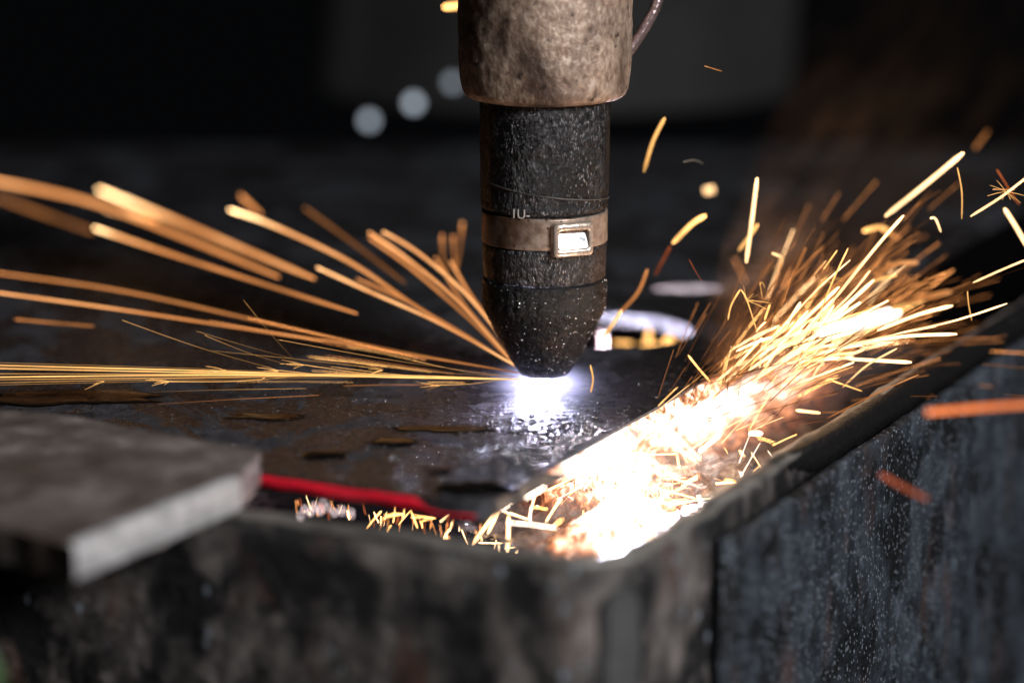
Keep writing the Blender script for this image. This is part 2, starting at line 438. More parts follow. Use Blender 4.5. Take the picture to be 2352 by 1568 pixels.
for x, y, hw, hh, where in ((150, 915, 230, 20, 'long black puddle on the plate behind the offcut'), (745, 1045, 58, 13, 'small black puddle on the plate near the red edge'), (1085, 1124, 88, 20, 'black puddle at the burnt front corner of the plate'),
                            (1010, 985, 120, 9, 'narrow black puddle on the plate in front of the arc'), (610, 958, 100, 8, 'thin black puddle on the plate beside the offcut tip'), (905, 1015, 60, 9, 'curved black puddle in the middle of the dull film'), (1010, 1082, 28, 8, 'tiny black puddle near the end of the red edge')):
    bm = bmesh.new(); n_ = 48; prev = None; sd = random.uniform(0, 50); c0 = P(x, y)
    top_ = bm.verts.new((0, 0, .0003))
    for ring, (f, z) in enumerate(((.45, .0003), (.8, .00026), (.95, .00018), (1.0, -.0001))):
        cur = []
        for i in range(n_):
            a = 2 * math.pi * i / n_; w_ = 1 + .40 * noise.fractal(Vector((math.cos(a) * 1.6, math.sin(a) * 1.6, sd)), 1, 2, 4)
            q_ = P(x + math.cos(a) * hw * f * w_, y + math.sin(a) * hh * f * w_) - c0; cur.append(bm.verts.new((q_.x, q_.y, z)))
        for i in range(n_):
            j = (i + 1) % n_
            if prev: bm.faces.new((prev[i], cur[i], cur[j], prev[j]))
            else: bm.faces.new((top_, cur[i], cur[j]))
        prev = cur
    bmesh.ops.recalc_face_normals(bm, faces=bm.faces)
    o = put('puddle', bm, M_POOL); o.location = c0; tag(o, where, 'puddle', 'black puddles on the plate')
bm = bmesh.new()
def on_plate(p):
    q = p - pc
    det = uR.x * uF.y - uR.y * uF.x
    a = (q.x * uF.y - q.y * uF.x) / det; b = (uR.x * q.y - uR.y * q.x) / det
    return a > .004 and b > .004 and (p - h1).length > r1 + .003 and (p - h2).length > r2 + .003
cnt = 0
while cnt < 1500:
    k = random.random()
    if k < .40: p = P(random.gauss(1255, 75), random.gauss(1030, 45))
    elif k < .75: p = P(random.gauss(1150, 330), random.uniform(860, 1110))
    else: p = P(random.uniform(0, 1700), random.uniform(450, 880))
    if not on_plate(p) or (p - STRIKE).length < .028 + random.uniform(0, .02): continue
    r = random.uniform(.0002, .0006) * (1.5 if k < .4 else 1)
    dome(bm, p, r, r * random.uniform(.45, .8), 7, 3, random.uniform(1, 1.6), random.uniform(0, 3)); cnt += 1
tag(put('wet_beads', bm, M_DROP), 'tiny wet beads glinting on the steel plate', 'beads', kind='stuff')

# ------------------------------------------------------------------ steel offcut on the front wall
ZT = .0125
q = [P(600, 1035, ZT), P(545, 1098, ZT), P(165, 1255, ZT), P(-60, 1190, ZT), P(-160, 930, ZT), P(160, 955, ZT), P(420, 1003, ZT)]
q = [Vector((p.x, p.y, 0)) for p in q]
bm = bmesh.new(); poly = []
for i, p in enumerate(q):
    n_ = q[(i + 1) % len(q)]
    m = 8
    for k in range(m): poly.append(p.lerp(n_, k / m))
for p in poly: p.xy += Vector((noise.fractal(p * 60, 1, 2, 3), noise.fractal(p * 60 + Vector((3, 1, 7)), 1, 2, 3))) * .0022
vt = [bm.verts.new((p.x, p.y, ZT)) for p in poly]
f = bm.faces.new(vt); r = bmesh.ops.extrude_face_region(bm, geom=[f])
for v in r['geom']:
    if isinstance(v, bmesh.types.BMVert): v.co.z -= .0115
bmesh.ops.recalc_face_normals(bm, faces=bm.faces)
t = NT('grey_offcut_steel'); a = t.noise(60, 5, .6); b_ = t.noise(24, 3)
c = t.ramp(a, [(.3, (.075, .058, .050)), (.52, (.21, .172, .155)), (.72, (.44, .39, .365))])
c = t.mix(t.ramp(b_, [(.46, 0), (.60, .7)]), c, (.13, .092, .072))
M_OFF = t.set(c, .5, .2, t.bump(t.noise(200), .5, .001))
off = empty('steel_offcut', (q[1].x, q[1].y, .001)); tag(off, 'thick grey steel offcut with a pale cut edge resting on the tank wall', 'steel offcut')
o = put('slab', bm, M_OFF, off, smooth=False)
bm = bmesh.new(); prev = None                                        # front face, made paler for the light falling on it
e0, e1 = q[1], q[2]
nn = Vector(((e1 - e0).y, -(e1 - e0).x, 0)).normalized(); nn = nn if nn.y < 0 else -nn
for k in range(31):
    p = e0.lerp(e1, k / 30); j = nn * (.0016 + .0008 * noise.noise(p * 90))
    cs = [bm.verts.new(p + j * f_ + Vector((0, 0, z))) for (f_, z) in ((.5, .0015), (1, .0025), (1, ZT - .0016), (.3, ZT + .0006), (-2.2, ZT + .0005))]
    if prev:
        for a_ in range(4): bm.faces.new((prev[a_], prev[a_ + 1], cs[a_ + 1], cs[a_]))
    prev = cs
bmesh.ops.recalc_face_normals(bm, faces=bm.faces)
o = put('cut_face', bm, m_plain('lit_face_steel', (.44, .42, .415), .55, .2, bumpscale=120, vs=110, var=.45), off); o['label'] = 'front face coloured paler as lit'

# ------------------------------------------------------------------ plasma torch
TX, TY = STRIKE.x + .0003, STRIKE.y
TD = depth(Vector((TX, TY, .03)))
def tz(py):
    d = pix(1248, py); return HC + d.z * (TY / d.y)
def rp(px): return px / FPX * TD
torch = empty('plasma_torch', (TX, TY, tz(861)))
tag(torch, 'plasma cutting torch with brown sleeve and black nozzle above the arc', 'torch')
c2 = (TX, TY)
# sleeve
pr_ = [(rp(196), tz(-330)), (rp(196), tz(60)), (rp(195), tz(140)), (rp(191), tz(175)), (rp(187), tz(203)), (rp(182), tz(213)), (rp(172), tz(221)), (rp(155), tz(225)), (rp(146), tz(226))]
bm = bmesh.new(); lathe(bm, densify(pr_, .0012), 160, c2, .00035, 260)
put('sleeve', bm, m_sleeve(), torch)
# body
pr_ = [(rp(147.5), tz(205)), (rp(147.5), tz(300)), (rp(146), tz(420)), (rp(144.5), tz(455)), (rp(145.5), tz(458)), (rp(145), tz(470)), (rp(141), tz(474))]
pr_ += [(rp(138), tz(478)), (rp(138), tz(552)), (rp(142), tz(555)), (rp(141), tz(600)), (rp(139), tz(630)), (rp(135), tz(634))]
bm = bmesh.new(); lathe(bm, densify(pr_, .0009), 160, c2, .00022, 330)
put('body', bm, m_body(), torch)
# thin curved line scratched round the body and the marking
def on_cyl(dx, py, r):            # dx px to the right of the axis
    s = max(-.99, min(.99, rp(dx) / r)); a = math.asin(s)
    return Vector((TX + r * math.sin(a), TY - r * math.cos(a), 0)), a
def text_on(parent, s, dx0, py, height, r, mat):
    cu = bpy.data.curves.new('txt', 'FONT'); cu.body = s; cu.size = height / .70; cu.extrude = .00012
    ob = bpy.data.objects.new('txt', cu); col.objects.link(ob)
    dg = bpy.context.evaluated_depsgraph_get(); me = bpy.data.meshes.new_from_object(ob.evaluated_get(dg))
    bpy.data.objects.remove(ob); bpy.data.curves.remove(cu)
    bm = bmesh.new(); bm.from_mesh(me); bpy.data.meshes.remove(me)
    bmesh.ops.subdivide_edges(bm, edges=[e for e in bm.edges if e.calc_length() > .0006], cuts=2)
    a0 = math.asin(rp(dx0) / r); z0 = tz(py) - .004
    for v in bm.verts:
        a = a0 + v.co.x / r; rr = r + v.co.z + .0002
        v.co = Vector((TX + rr * math.sin(a), TY - rr * math.cos(a), z0 + v.co.y))
    return put('marking', bm, mat, parent, smooth=False)
o = text_on(torch, '1U-', -76, 455, .0036, rp(146), m_plain('pale_marking_paint', (.50, .45, .40), .6)); o['label'] = 'pale stamped characters'
bm = bmesh.new(); prev = None
r_ = rp(146.6)
for k in range(61):
    u = k / 60; a = R(-62 + 150 * u); py = 405 + 22 * math.sin(u * 1.5) + 24 * u
    z = tz(py) ; p = Vector((TX + r_ * math.sin(a), TY - r_ * math.cos(a), z)); nr = Vector((math.sin(a), -math.cos(a), 0))
    cs = [bm.verts.new(p + nr * x + Vector((0, 0, y))) for x, y in ((-.0003, .0002), (.0002, .0002), (.0002, -.0002), (-.0003, -.0002))]
    if prev:
        for i in range(4): bm.faces.new((prev[i], prev[(i + 1) % 4], cs[(i + 1) % 4], cs[i]))
    prev = cs
put('wire', bm, m_plain('dull_wire', (.12, .11, .10), .4, .5), torch)
# clamp band and buckle
TILT = .02
band = [(rp(139), tz(479)), (rp(143.2), tz(480)), (rp(143.8), tz(483)), (rp(143.6), tz(515)), (rp(143.8), tz(547)), (rp(143.2), tz(550)), (rp(139), tz(551))]
bm = bmesh.new(); lathe(bm, densify(band, .001), 160, c2, .00012, 250)
clamp = put('clamp_band', bm, m_band(), torch)
ang = math.asin(rp(60) / rp(144)); br = rp(144)
bo = Vector((TX + br * math.sin(ang), TY - br * math.cos(ang), (tz(484) + tz(552)) / 2 - .0012))
bx_, by_, bz_ = Vector((math.cos(ang), math.sin(ang), 0)), Vector((math.sin(ang), -math.cos(ang), 0)), Vector((0, 0, 1))
def L(x, y, z): return bo + bx_ * x + by_ * y + bz_ * z
def rrect(w_, h_, r, n=6):
    pts = []
    for cx, cy, a0 in ((w_ - r, h_ - r, 0), (-w_ + r, h_ - r, 90), (-w_ + r, -h_ + r, 180), (w_ - r, -h_ + r, 270)):
        for k in range(n + 1):
            a = R(a0 + 90 * k / n); pts.append((cx + r * math.cos(a), cy + r * math.sin(a)))
    return pts
W_, H_ = .0085, .0066
rings_spec = [(W_, H_, .0016, -.001), (W_, H_, .0016, .0022), (W_ - .0004, H_ - .0004, .0014, .0030), (W_ - .0018, H_ - .0026, .0014, .0031), (W_ - .0022, H_ - .0030, .0012, .0024), (W_ - .0022, H_ - .0030, .0012, -.0005)]
bm = bmesh.new(); prev = None
for (w_, h_, r, d) in rings_spec:
    cur = [bm.verts.new(L(x, d - .18 * 0 + (-(x * x) / (2 * br)) * .8, z)) for x, z in rrect(w_, h_, r)]
    if prev:
        for i in range(len(cur)): j = (i + 1) % len(cur); bm.faces.new((prev[i], prev[j], cur[j], cur[i]))
    prev = cur
bmesh.ops.recalc_face_normals(bm, faces=bm.faces)
M_BUC = m_plain('worn_buckle_steel', (.62, .50, .41), .26, .6, bs=.35, var=.4)
buckle = put('buckle', bm, M_BUC, clamp)
bm = bmesh.new(); prev = None                                         # polished tongue in the window
for k in range(13):
    z = -(H_ - .0029) + .0058 * k / 12; cur = []
    for i in range(13):
        x = -(W_ - .0022) + 2 * (W_ - .0022) * i / 12
        d = .0020 - .34 * (z + .0037) - .0003 * (x / W_) ** 2 - 12 * (z + .001) ** 2
        cur.append(bm.verts.new(L(x, d, z)))
    if prev:
        for i in range(12): bm.faces.new((prev[i], prev[i + 1], cur[i + 1], cur[i]))
    prev = cur
bmesh.ops.recalc_face_normals(bm, faces=bm.faces)
put('tongue', bm, m_plain('polished_tongue_steel', (.75, .78, .80), .2, 1, bs=.0, var=.1), clamp)
# nozzle cap
pr_ = [(rp(136), tz(634)), (rp(141.5), tz(637)), (rp(142.5), tz(650)), (rp(142), tz(699)), (rp(137), tz(712)), (rp(126), tz(734)), (rp(102), tz(780)), (rp(79), tz(822)), (rp(62), tz(849)), (rp(54), tz(857)), (rp(48), tz(859)), (rp(18), tz(861)), (rp(16), tz(853))]
bm = bmesh.new(); lathe(bm, densify(pr_, .0006), 180, c2, .00042, 420)
noz = put('nozzle', bm, m_nozzle(), torch)
bm = bmesh.new()                                                      # spatter beads stuck on the nozzle
pf_ = densify(pr_[1:11], .0005)
for k in range(700):
    r, z = random.choice(pf_); a = random.uniform(0, 2 * math.pi)
    s = random.choice((.00015, .00015, .0002, .0002, .00028, .00045 if random.random() < .25 else .0002))
    m_ = Matrix.Translation((TX + r * math.cos(a), TY + r * math.sin(a), z)) @ Matrix.Diagonal((s * random.uniform(.8, 1.6), s, s * random.uniform(.7, 1.4), 1))
    bmesh.ops.create_icosphere(bm, subdivisions=1, radius=1, matrix=m_)
o = put('spatter', bm, m_plain('shiny_spatter', (.75, .77, .80), .24, 1, var=.15, bs=.05), noz); o['kind'] = 'stuff'
# tube at the side of the sleeve
def tube(bm, pts, rad, n=10, layer=None, cols=None, cap=True):
    prev = None
    for i, p in enumerate(pts):
        d = (pts[min(i + 1, len(pts) - 1)] - pts[max(i - 1, 0)]).normalized()
        u = d.cross(Vector((0, 0, 1)))
        if u.length < 1e-3: u = d.cross(Vector((1, 0, 0)))
        u.normalize(); v = d.cross(u); r = rad[i] if isinstance(rad, list) else rad
        cur = [bm.verts.new(p + (u * math.cos(2 * math.pi * k / n) + v * math.sin(2 * math.pi * k / n)) * r) for k in range(n)]
        if layer is not None:
            for q_ in cur: q_[layer] = cols[i]
        if prev:
            for k in range(n): j = (k + 1) % n; bm.faces.new((prev[k], prev[j], cur[j], cur[k]))
        elif cap: bm.faces.new(cur[::-1])
        prev = cur
    if cap: bm.faces.new(prev)
ty = TD - .004
def arcpts(pp, n=24):
    out = []
    for i in range(n + 1):
        u = i / n * (len(pp) - 1); k = min(int(u), len(pp) - 2); f = u - k
        p0, p1, p2, p3 = pp[max(k - 1, 0)], pp[k], pp[k + 1], pp[min(k + 2, len(pp) - 1)]
        out.append(.5 * ((2 * p1) + (p2 - p0) * f + (2 * p0 - 5 * p1 + 4 * p2 - p3) * f * f + (3 * p1 - p0 - 3 * p2 + p3) * f ** 3))
    return out
bm = bmesh.new()
tube(bm, arcpts([PD(1440, 124, ty), PD(1462, 92, ty), PD(1488, 50, ty), PD(1508, 8, ty), PD(1522, -60, ty), PD(1530, -200, ty)], 40), .0022, 14)
o = put('gas_pipe', bm, m_plain('tarnished_pipe', (.42, .30, .29), .22, .8, var=.5, vs=220, bs=.5), torch)

# ------------------------------------------------------------------ plasma arc
arc = empty('plasma_arc', STRIKE + Vector((0, 0, .0002))); tag(arc, 'blinding blue white plasma arc between nozzle and plate', 'plasma arc')
bm = bmesh.new()
lathe(bm, [(.0024, tz(860)), (.0022, tz(872)), (.0024, tz(884)), (.0030, tz(890)), (.0036, .0004)], 24, c2, .0006, 300, True)
put('core', bm, m_emit('arc_core', (.85, .88, 1), 14), arc)
bm = bmesh.new(); bmesh.ops.create_icosphere(bm, subdivisions=3, radius=1)
GR = Vector((.031, .031, .012))
for v in bm.verts: v.co = Vector((v.co.x * GR.x, v.co.y * GR.y, v.co.z * GR.z)) + STRIKE + Vector((0, 0, .002))
t = NT('ionised_gas_bloom'); t.n.remove(t.b)  # gas glow volume that also paints in the lens bloom round the arc
sub = t.n.new('ShaderNodeVectorMath'); sub.operation = 'SUBTRACT'; t.link(t.tc.outputs['Object'], sub.inputs[0]); sub.inputs[1].default_value = STRIKE + Vector((0, 0, .002))
dv = t.n.new('ShaderNodeVectorMath'); dv.operation = 'DIVIDE'; t.link(sub.outputs[0], dv.inputs[0]); dv.inputs[1].default_value = GR
le = t.n.new('ShaderNodeVectorMath'); le.operation = 'LENGTH'; t.link(dv.outputs[0], le.inputs[0])
fal = t.math('POWER', t.math('SUBTRACT', 1, le.outputs['Value'], True), 3.8)
e = t.n.new('ShaderNodeEmission'); e.inputs[0].default_value = (.60, .60, 1, 1); t.link(t.math('MULTIPLY', fal, 500), e.inputs[1])
t.link(e.outputs[0], t.out.inputs['Volume']); t.m.cycles.emission_sampling = 'NONE'
put('glow', bm, t.m, arc)

# ------------------------------------------------------------------ sparks
KB = (100 * 100 / 1000) / 3.2 / (FOCUS - .1) * (2352 / 36)
KB = (100 ** 2 / (3.2 * (FOCUS * 1000 - 100))) * (2352 / 36)
def blur(d): return KB * abs(d - FOCUS) / d
def dep_for(c, front=False):
    k = c / KB
    return FOCUS / (1 + k) if front else FOCUS / (1 - k)
ORANGE, HOT, RED, WHITE, YEL = (1, .37, .11), (1, .60, .28), (1, .22, .06), (1, .80, .64), (1, .50, .15)
def streak(bm, lay, pts, r, I, colr, n=6, taper=True, heads=None):
    N_ = len(pts); rad, cols = [], []
    for i, p in enumerate(pts):
        u = i / (N_ - 1)
        tp = min(1, .35 + 4 * u, .35 + 4 * (1 - u)) if taper else 1
        rr = r * tp; d = depth(p); wpx = 2 * rr / d * FPX; c = blur(d)
        inten = I(u) if callable(I) else I
        k = inten * math.hypot(.785 * c, wpx) / wpx
        rad.append(rr); cols.append((colr[0] * k, colr[1] * k, colr[2] * k, 1))
    tube(bm, pts, rad, n, lay, cols)
def new_glow():
    bm = bmesh.new(); return bm, bm.verts.layers.float_color.new('glow')
def spark(px, deps, r_mm, I, colr, label, group, name='spark', seg=14, taper=True, gain=1):
    """px: pixel points along one streak, deps: depth (m) at its two ends"""
    pts = [PD(x, y, deps[0] + (deps[1] - deps[0]) * i / (len(px) - 1)) for i, (x, y) in enumerate(px)]
    pts = arcpts(pts, max(seg, 5 * len(px)))
    bm, lay = new_glow(); base = pts[-1].copy()
    for p in pts: p -= base
    # brightness wants real positions
    N_ = len(pts); rad, cols = [], []; sd = random.uniform(0, 99)
    for i, p in enumerate(pts):
        u = i / (N_ - 1); tp = min(1, .35 + 5 * u, .35 + 5 * (1 - u)) if taper else 1
        rr = r_mm / 1000 * tp; d = depth(p + base); wpx = 2 * rr / d * FPX; c = blur(d)
        inten = gain * (I(u) * (1 + .45 * noise.noise(Vector((u * 7, sd, 3)))) if callable(I) else I * (1.25 - .6 * u + .35 * noise.noise(Vector((u * 4, sd, 0))))) * random.uniform(.92, 1.08); k = inten * math.hypot(.785 * c, wpx) / wpx
        h_ = max(0, min(1, (inten - .45) / .9)) if colr is ORANGE else 0
        rad.append(rr); cols.append((k, (colr[1] + (.62 - colr[1]) * h_) * k, (colr[2] + (.28 - colr[2]) * h_) * k, 1))
    tube(bm, pts, rad, 8, lay, cols)
    o = put(name, bm, GLOW); o.location = base
    if group:
        ln_ = math.hypot(px[0][0] - px[-1][0], px[0][1] - px[-1][1]); it = I(.5) if callable(I) else I; cb = blur(deps[0])
        ws = ['faint' if it < .3 else 'dim' if it < .65 else 'bright' if it < 1.6 else 'glaring', 'tiny' if ln_ < 40 else 'short' if ln_ < 90 else 'medium' if ln_ < 220 else 'long' if ln_ < 500 else 'very long',
              'hair thin' if r_mm < .13 else 'thin' if r_mm < .4 else 'thick' if r_mm < .8 else 'broad', 'sharp' if cb < 6 else 'slightly blurred' if cb < 16 else 'blurred']
        label = ' '.join(ws) + ' ' + label
    return tag(o, label, 'spark', group)
ramp = lambda a, b: (lambda u: a + (b - a) * u)
head = lambda a, b: (lambda u: b + (a - b) * math.exp(-(u / .22) ** 2))
G1 = 'orange sparks fanning out behind the left of the torch'; B1 = 'orange spark fanning left behind torch'
S1 = dep_for(6)
LF = [  # pixel path, blur at start/end, radius, intensity
    ([(-20, 414), (200, 462), (420, 545), (640, 636)], (44, 24), 1.1, ramp(.62, .42)),
    ([(228, 436), (400, 505), (560, 572), (722, 640)], (44, 22), 1.0, head(2.0, .55)),
    ([(240, 475), (290, 490), (360, 505)], (44, 40), 1.0, .9),
    ([(218, 524), (340, 566), (520, 625), (820, 720)], (32, 14), .8, head(1.5, .42)),
    ([(-10, 452), (110, 495), (215, 532)], (46, 42), 1.0, .13),
    ([(528, 482), (620, 515), (800, 600), (960, 706), (1185, 842)], (30, 6), .75, head(1.9, .6)),
    ([(552, 448), (575, 470), (600, 492)], (34, 30), .8, .45),
    ([(728, 614), (850, 670), (1000, 738), (1190, 842)], (20, 5), .55, head(.9, .8)),
    ([(-20, 670), (250, 707), (500, 745), (742, 782)], (17, 11), .5, .55),
    ([(742, 780), (900, 808), (1050, 832), (1195, 856)], (11, 4), .40, .40),
    ([(-10, 626), (280, 668), (600, 738), (880, 800), (1190, 856)], (24, 5), .55, .26),
    ([(848, 534), (930, 590), (1050, 690), (1180, 835)], (22, 6), .6, head(.8, .6)),
    ([(880, 532), (960, 580), (1060, 665), (1140, 760), (1185, 838)], (20, 6), .6, .72),
    ([(850, 545), (940, 612), (1080, 735), (1185, 842)], (26, 6), .6, .4),
    ([(700, 478), (800, 550), (930, 650)], (30, 20), .7, .10),
    ([(1015, 540), (1018, 590), (1030, 640)], (26, 20), .6, head(.5, .14)),
    ([(1040, 542), (1043, 585), (1050, 630)], (26, 20), .6, head(.5, .14)),
    ([(1062, 512), (1058, 560), (1050, 615)], (28, 20), .6, head(.55, .1)),
    ([(1035, 600), (1075, 668), (1130, 745), (1182, 830)], (20, 6), .6, .45),
    ([(1000, 590), (1060, 690), (1140, 785), (1186, 840)], (20, 6), .5, .3),
    ([(35, 733), (120, 741), (216, 749)], (16, 15), .45, .24),
    ([(820, 640), (930, 690), (1080, 775), (1190, 846)], (18, 6), .45, .3),
]
for px, (a, b), r, I in LF:
    spark(px, (dep_for(a), dep_for(b)), r, I, ORANGE, B1, G1, seg=26, gain=.92)
G2 = 'thin straight sparks skimming low over the plate'; B2 = 'yellow spark skimming low over plate'
for y0, ym, r, I in ((838, 852, .22, 1.5), (846, 856, .22, 1.3), (866, 861, .26, 1.6), (872, 866, .16, .8), (879, 868, .12, .55), (832, 848, .10, .4), (858, 859, .14, .7), (884, 872, .09, .35), (843, 852, .12, .6)):
    spark([(-20, y0), (500, ym), (900, 864 + random.uniform(-3, 3)), (1195, 871)], (1.10, 1.095), r, ramp(I, I * 1.1), YEL, B2, G2, seg=30, taper=False)
for x0, y0, x1, y1, r, I in ((280, 735, 640, 850, .09, .4), (470, 770, 690, 845, .08, .3), (560, 690, 700, 850, .06, .2), (450, 760, 800, 850, .06, .2), (640, 780, 1190, 866, .07, .35), (620, 848, 900, 862, .08, .7),
                         (700, 838, 1000, 866, .09, .7), (760, 842, 1100, 868, .08, .6), (950, 828, 1190, 866, .08, .5), (990, 884, 1180, 866, .11, .7), (390, 876, 700, 862, .12, .9), (850, 836, 1190, 864, .06, .4)):
    spark([(x0, y0), ((x0 + x1) / 2, (y0 + y1) / 2 + 6), (x1, y1)], (1.11, 1.095), r, I, YEL, B2, G2)

G3 = 'loose sparks flying in the air right of the torch'; B3 = 'spark loose in air right of torch'
def F(c): return dep_for(c)
RS = [
    ([(1527, 271), (1500, 325), (1479, 395)], 9, .75, 1.0, YEL), ([(1621, 495), (1590, 514), (1545, 559)], 12, .9, 2.2, YEL),
    ([(1739, 409), (1728, 500), (1714, 603)], 9, .75, 2.6, HOT), ([(1741, 515), (1720, 545), (1697, 575)], 12, .7, .9, YEL),
    ([(1773, 581), (1793, 590), (1796, 602), (1789, 619)], 8, .5, 1.1, ORANGE), ([(2213, 351), (2125, 424), (2033, 497)], 10, 1.0, 2.6, HOT),
    ([(2199, 385), (2209, 440), (2209, 503)], 2, .3, 1.0, YEL), ([(2365, 402), (2300, 452), (2229, 497)], 3, .45, 2.6, HOT),
    ([(2307, 479), (2330, 515), (2362, 570)], 8, .9, 2.6, HOT), ([(2362, 594), (2300, 620), (2235, 649)], 2, .4, 2.2, HOT),
    ([(2137, 501), (2149, 503), (2161, 533)], 4, .45, 2.2, HOT), ([(1983, 531), (2020, 522), (2045, 532)], 18, .9, 1.1, YEL),
    ([(2027, 530), (2050, 540), (2067, 549)], 18, .7, .5, ORANGE), ([(2222, 668), (2225, 700), (2232, 736)], 2, .22, .9, YEL),
    ([(2240, 340), (2270, 300)], 30, .6, .12, ORANGE), ([(1539, 567), (1505, 631)], 14, .6, .14, RED), ([(1487, 619), (1465, 672), (1423, 719)], 12, .6, .42, ORANGE), ([(1428, 712), (1405, 748), (1380, 780)], 10, .6, 1.0, YEL),
    ([(1583, 596), (1597, 622), (1612, 646)], 2, .12, .25, RED), ([(1618, 152), (1658, 164)], 2, .15, .5, ORANGE), ([(1020, 17), (1090, 10)], 22, 1.1, 2.4, YEL),
    ([(1356, 838), (1362, 870), (1357, 900)], 2, .35, 1.2, YEL), ([(1790, 648), (1745, 648), (1752, 690)][1:], 2, .2, .6, YEL),
    ([(2280, 435), (2330, 436)], 3, .15, .6, ORANGE), ([(2290, 390), (2340, 470)], 8, .25, .25, RED), ([(1570, 372), (1595, 368), (1615, 376)], 8, .3, .07, WHITE),
]
for px, c, r, I, cl in RS: spark(px, (F(c), F(c + 1)), r, I, cl, B3, G3)
o = spark([(1627, 430), (1631, 444)], (F(30), F(30)), 2.2, 2.2, HOT, 'round blurred orange spark hanging in the air beside the torch', None, taper=False)
G4 = 'sparks fountaining up between plate and side wall'; B4 = 'spark spraying up beside the side wall'
RF = [
    ([(2075, 495), (2010, 570), (1907, 699)], 5, .5, 2.4, HOT), ([(2007, 643), (1925, 715), (1835, 771)], 5, .6, 2.8, HOT), ([(1927, 659), (1860, 722), (1771, 803)], 4, .55, 2.8, HOT),
    ([(1923, 575), (1891, 619)], 2, .25, 1.4, YEL), ([(1897, 599), (1849, 655)], 5, .3, .8, ORANGE), ([(2107, 603), (2060, 606), (2007, 630)], 16, .8, .55, ORANGE),
    ([(2060, 632), (2010, 645), (1967, 676)], 10, .7, .9, YEL), ([(2183, 670), (2120, 684), (2047, 705)], 18, 1.0, .5, ORANGE), ([(2120, 690), (2050, 708)], 16, .9, .8, YEL),
    ([(2065, 716), (1990, 735), (1879, 767)], 20, 2.4, 3.2, WHITE), ([(2050, 725), (1960, 748), (1900, 768)], 20, 2.0, 2.6, WHITE), ([(2187, 702), (2110, 722), (2015, 759)], 6, .6, 2.8, HOT),
    ([(2313, 697), (2190, 737), (2055, 767)], 1, .33, 2.6, HOT), ([(2197, 767), (2080, 772), (1961, 789)], 4, .55, 3, HOT), ([(2150, 750), (2070, 765), (1980, 785), (1890, 815)], 1, .2, 1.8, HOT),
    ([(2093, 832), (2020, 828), (1945, 824)], 4, .6, 2.8, HOT), ([(1961, 820), (1880, 826), (1807, 834)], 5, .5, 2.6, HOT), ([(1961, 832), (1900, 855), (1829, 882)], 3, .4, 2.2, HOT),
    ([(1900, 870), (1980, 898)], 2, .3, 1.6, YEL), ([(1829, 942), (1884, 948)], 5, .55, 2.2, HOT), ([(1581, 816), (1604, 845), (1631, 876)], 3, .35, 2, YEL), ([(2060, 800), (1990, 840), (1935, 890)], 3, .35, 1.2, ORANGE),
    ([(1850, 570), (1800, 680), (1740, 800)], 10, .5, .25, ORANGE), ([(1702, 665), (1716, 690), (1740, 765)], 2, .22, 1.2, YEL), ([(1700, 665), (1680, 700), (1672, 735)], 2, .3, 1.2, YEL), ([(1768, 700), (1756, 735)], 3, .4, 1.6, YEL),
    ([(1745, 655), (1750, 648), (1757, 660)], 2, .2, .8, YEL), ([(1998, 622), (1950, 680), (1880, 745)], 4, .35, 1.6, HOT), ([(1985, 600), (1900, 670)], 8, .5, .6, ORANGE),
    ([(1750, 775), (1700, 830), (1640, 880)], 4, .4, 2, HOT), ([(1880, 740), (1810, 790), (1720, 850)], 5, .5, 2.6, HOT), ([(2170, 625), (2090, 660)], 8, .4, .4, ORANGE),
    ([(2110, 860), (2020, 900), (1900, 960)], 2, .25, .5, ORANGE), ([(1935, 725), (1850, 790), (1760, 850)], 3, .35, 2.4, HOT), ([(1840, 700), (1780, 770), (1700, 850)], 3, .35, 2, HOT),
    ([(2040, 690), (1930, 750), (1800, 830), (1720, 880)], 4, .45, 2.4, HOT), ([(1820, 880), (1835, 820)], 3, .3, 1.4, HOT), ([(1750, 795), (1745, 845)], 3, .3, 1.4, HOT),
]
for k in range(34):
    x0, y0 = random.uniform(1640, 1860), random.uniform(790, 885); a = R(random.gauss(36, 13)); l = random.uniform(50, 200) * random.choice((.6, 1, 1.3)); s_ = random.uniform(0, 130)
    x0 += math.cos(a) * s_; y0 -= math.sin(a) * s_; x1, y1 = x0 + math.cos(a) * l, y0 - math.sin(a) * l + l * l * .0004
    RF.append(([(x1, y1), ((x0 + x1) / 2, (y0 + y1) / 2 - l * .03), (x0, y0)], random.choice((1, 2, 4, 7)), random.uniform(.22, .5), random.uniform(1.4, 3.6), random.choice((HOT, HOT, YEL))))
for px, c, r, I, cl in RF: spark(px, (dep_for(c), dep_for(max(1, c * .6))), r * 1.1, I * 1.35 if I > 1 else I, cl, B4, G4)
G5 = 'sparks dropping into the gap along the front wall'; B5 = 'spark in gap inside the front wall'
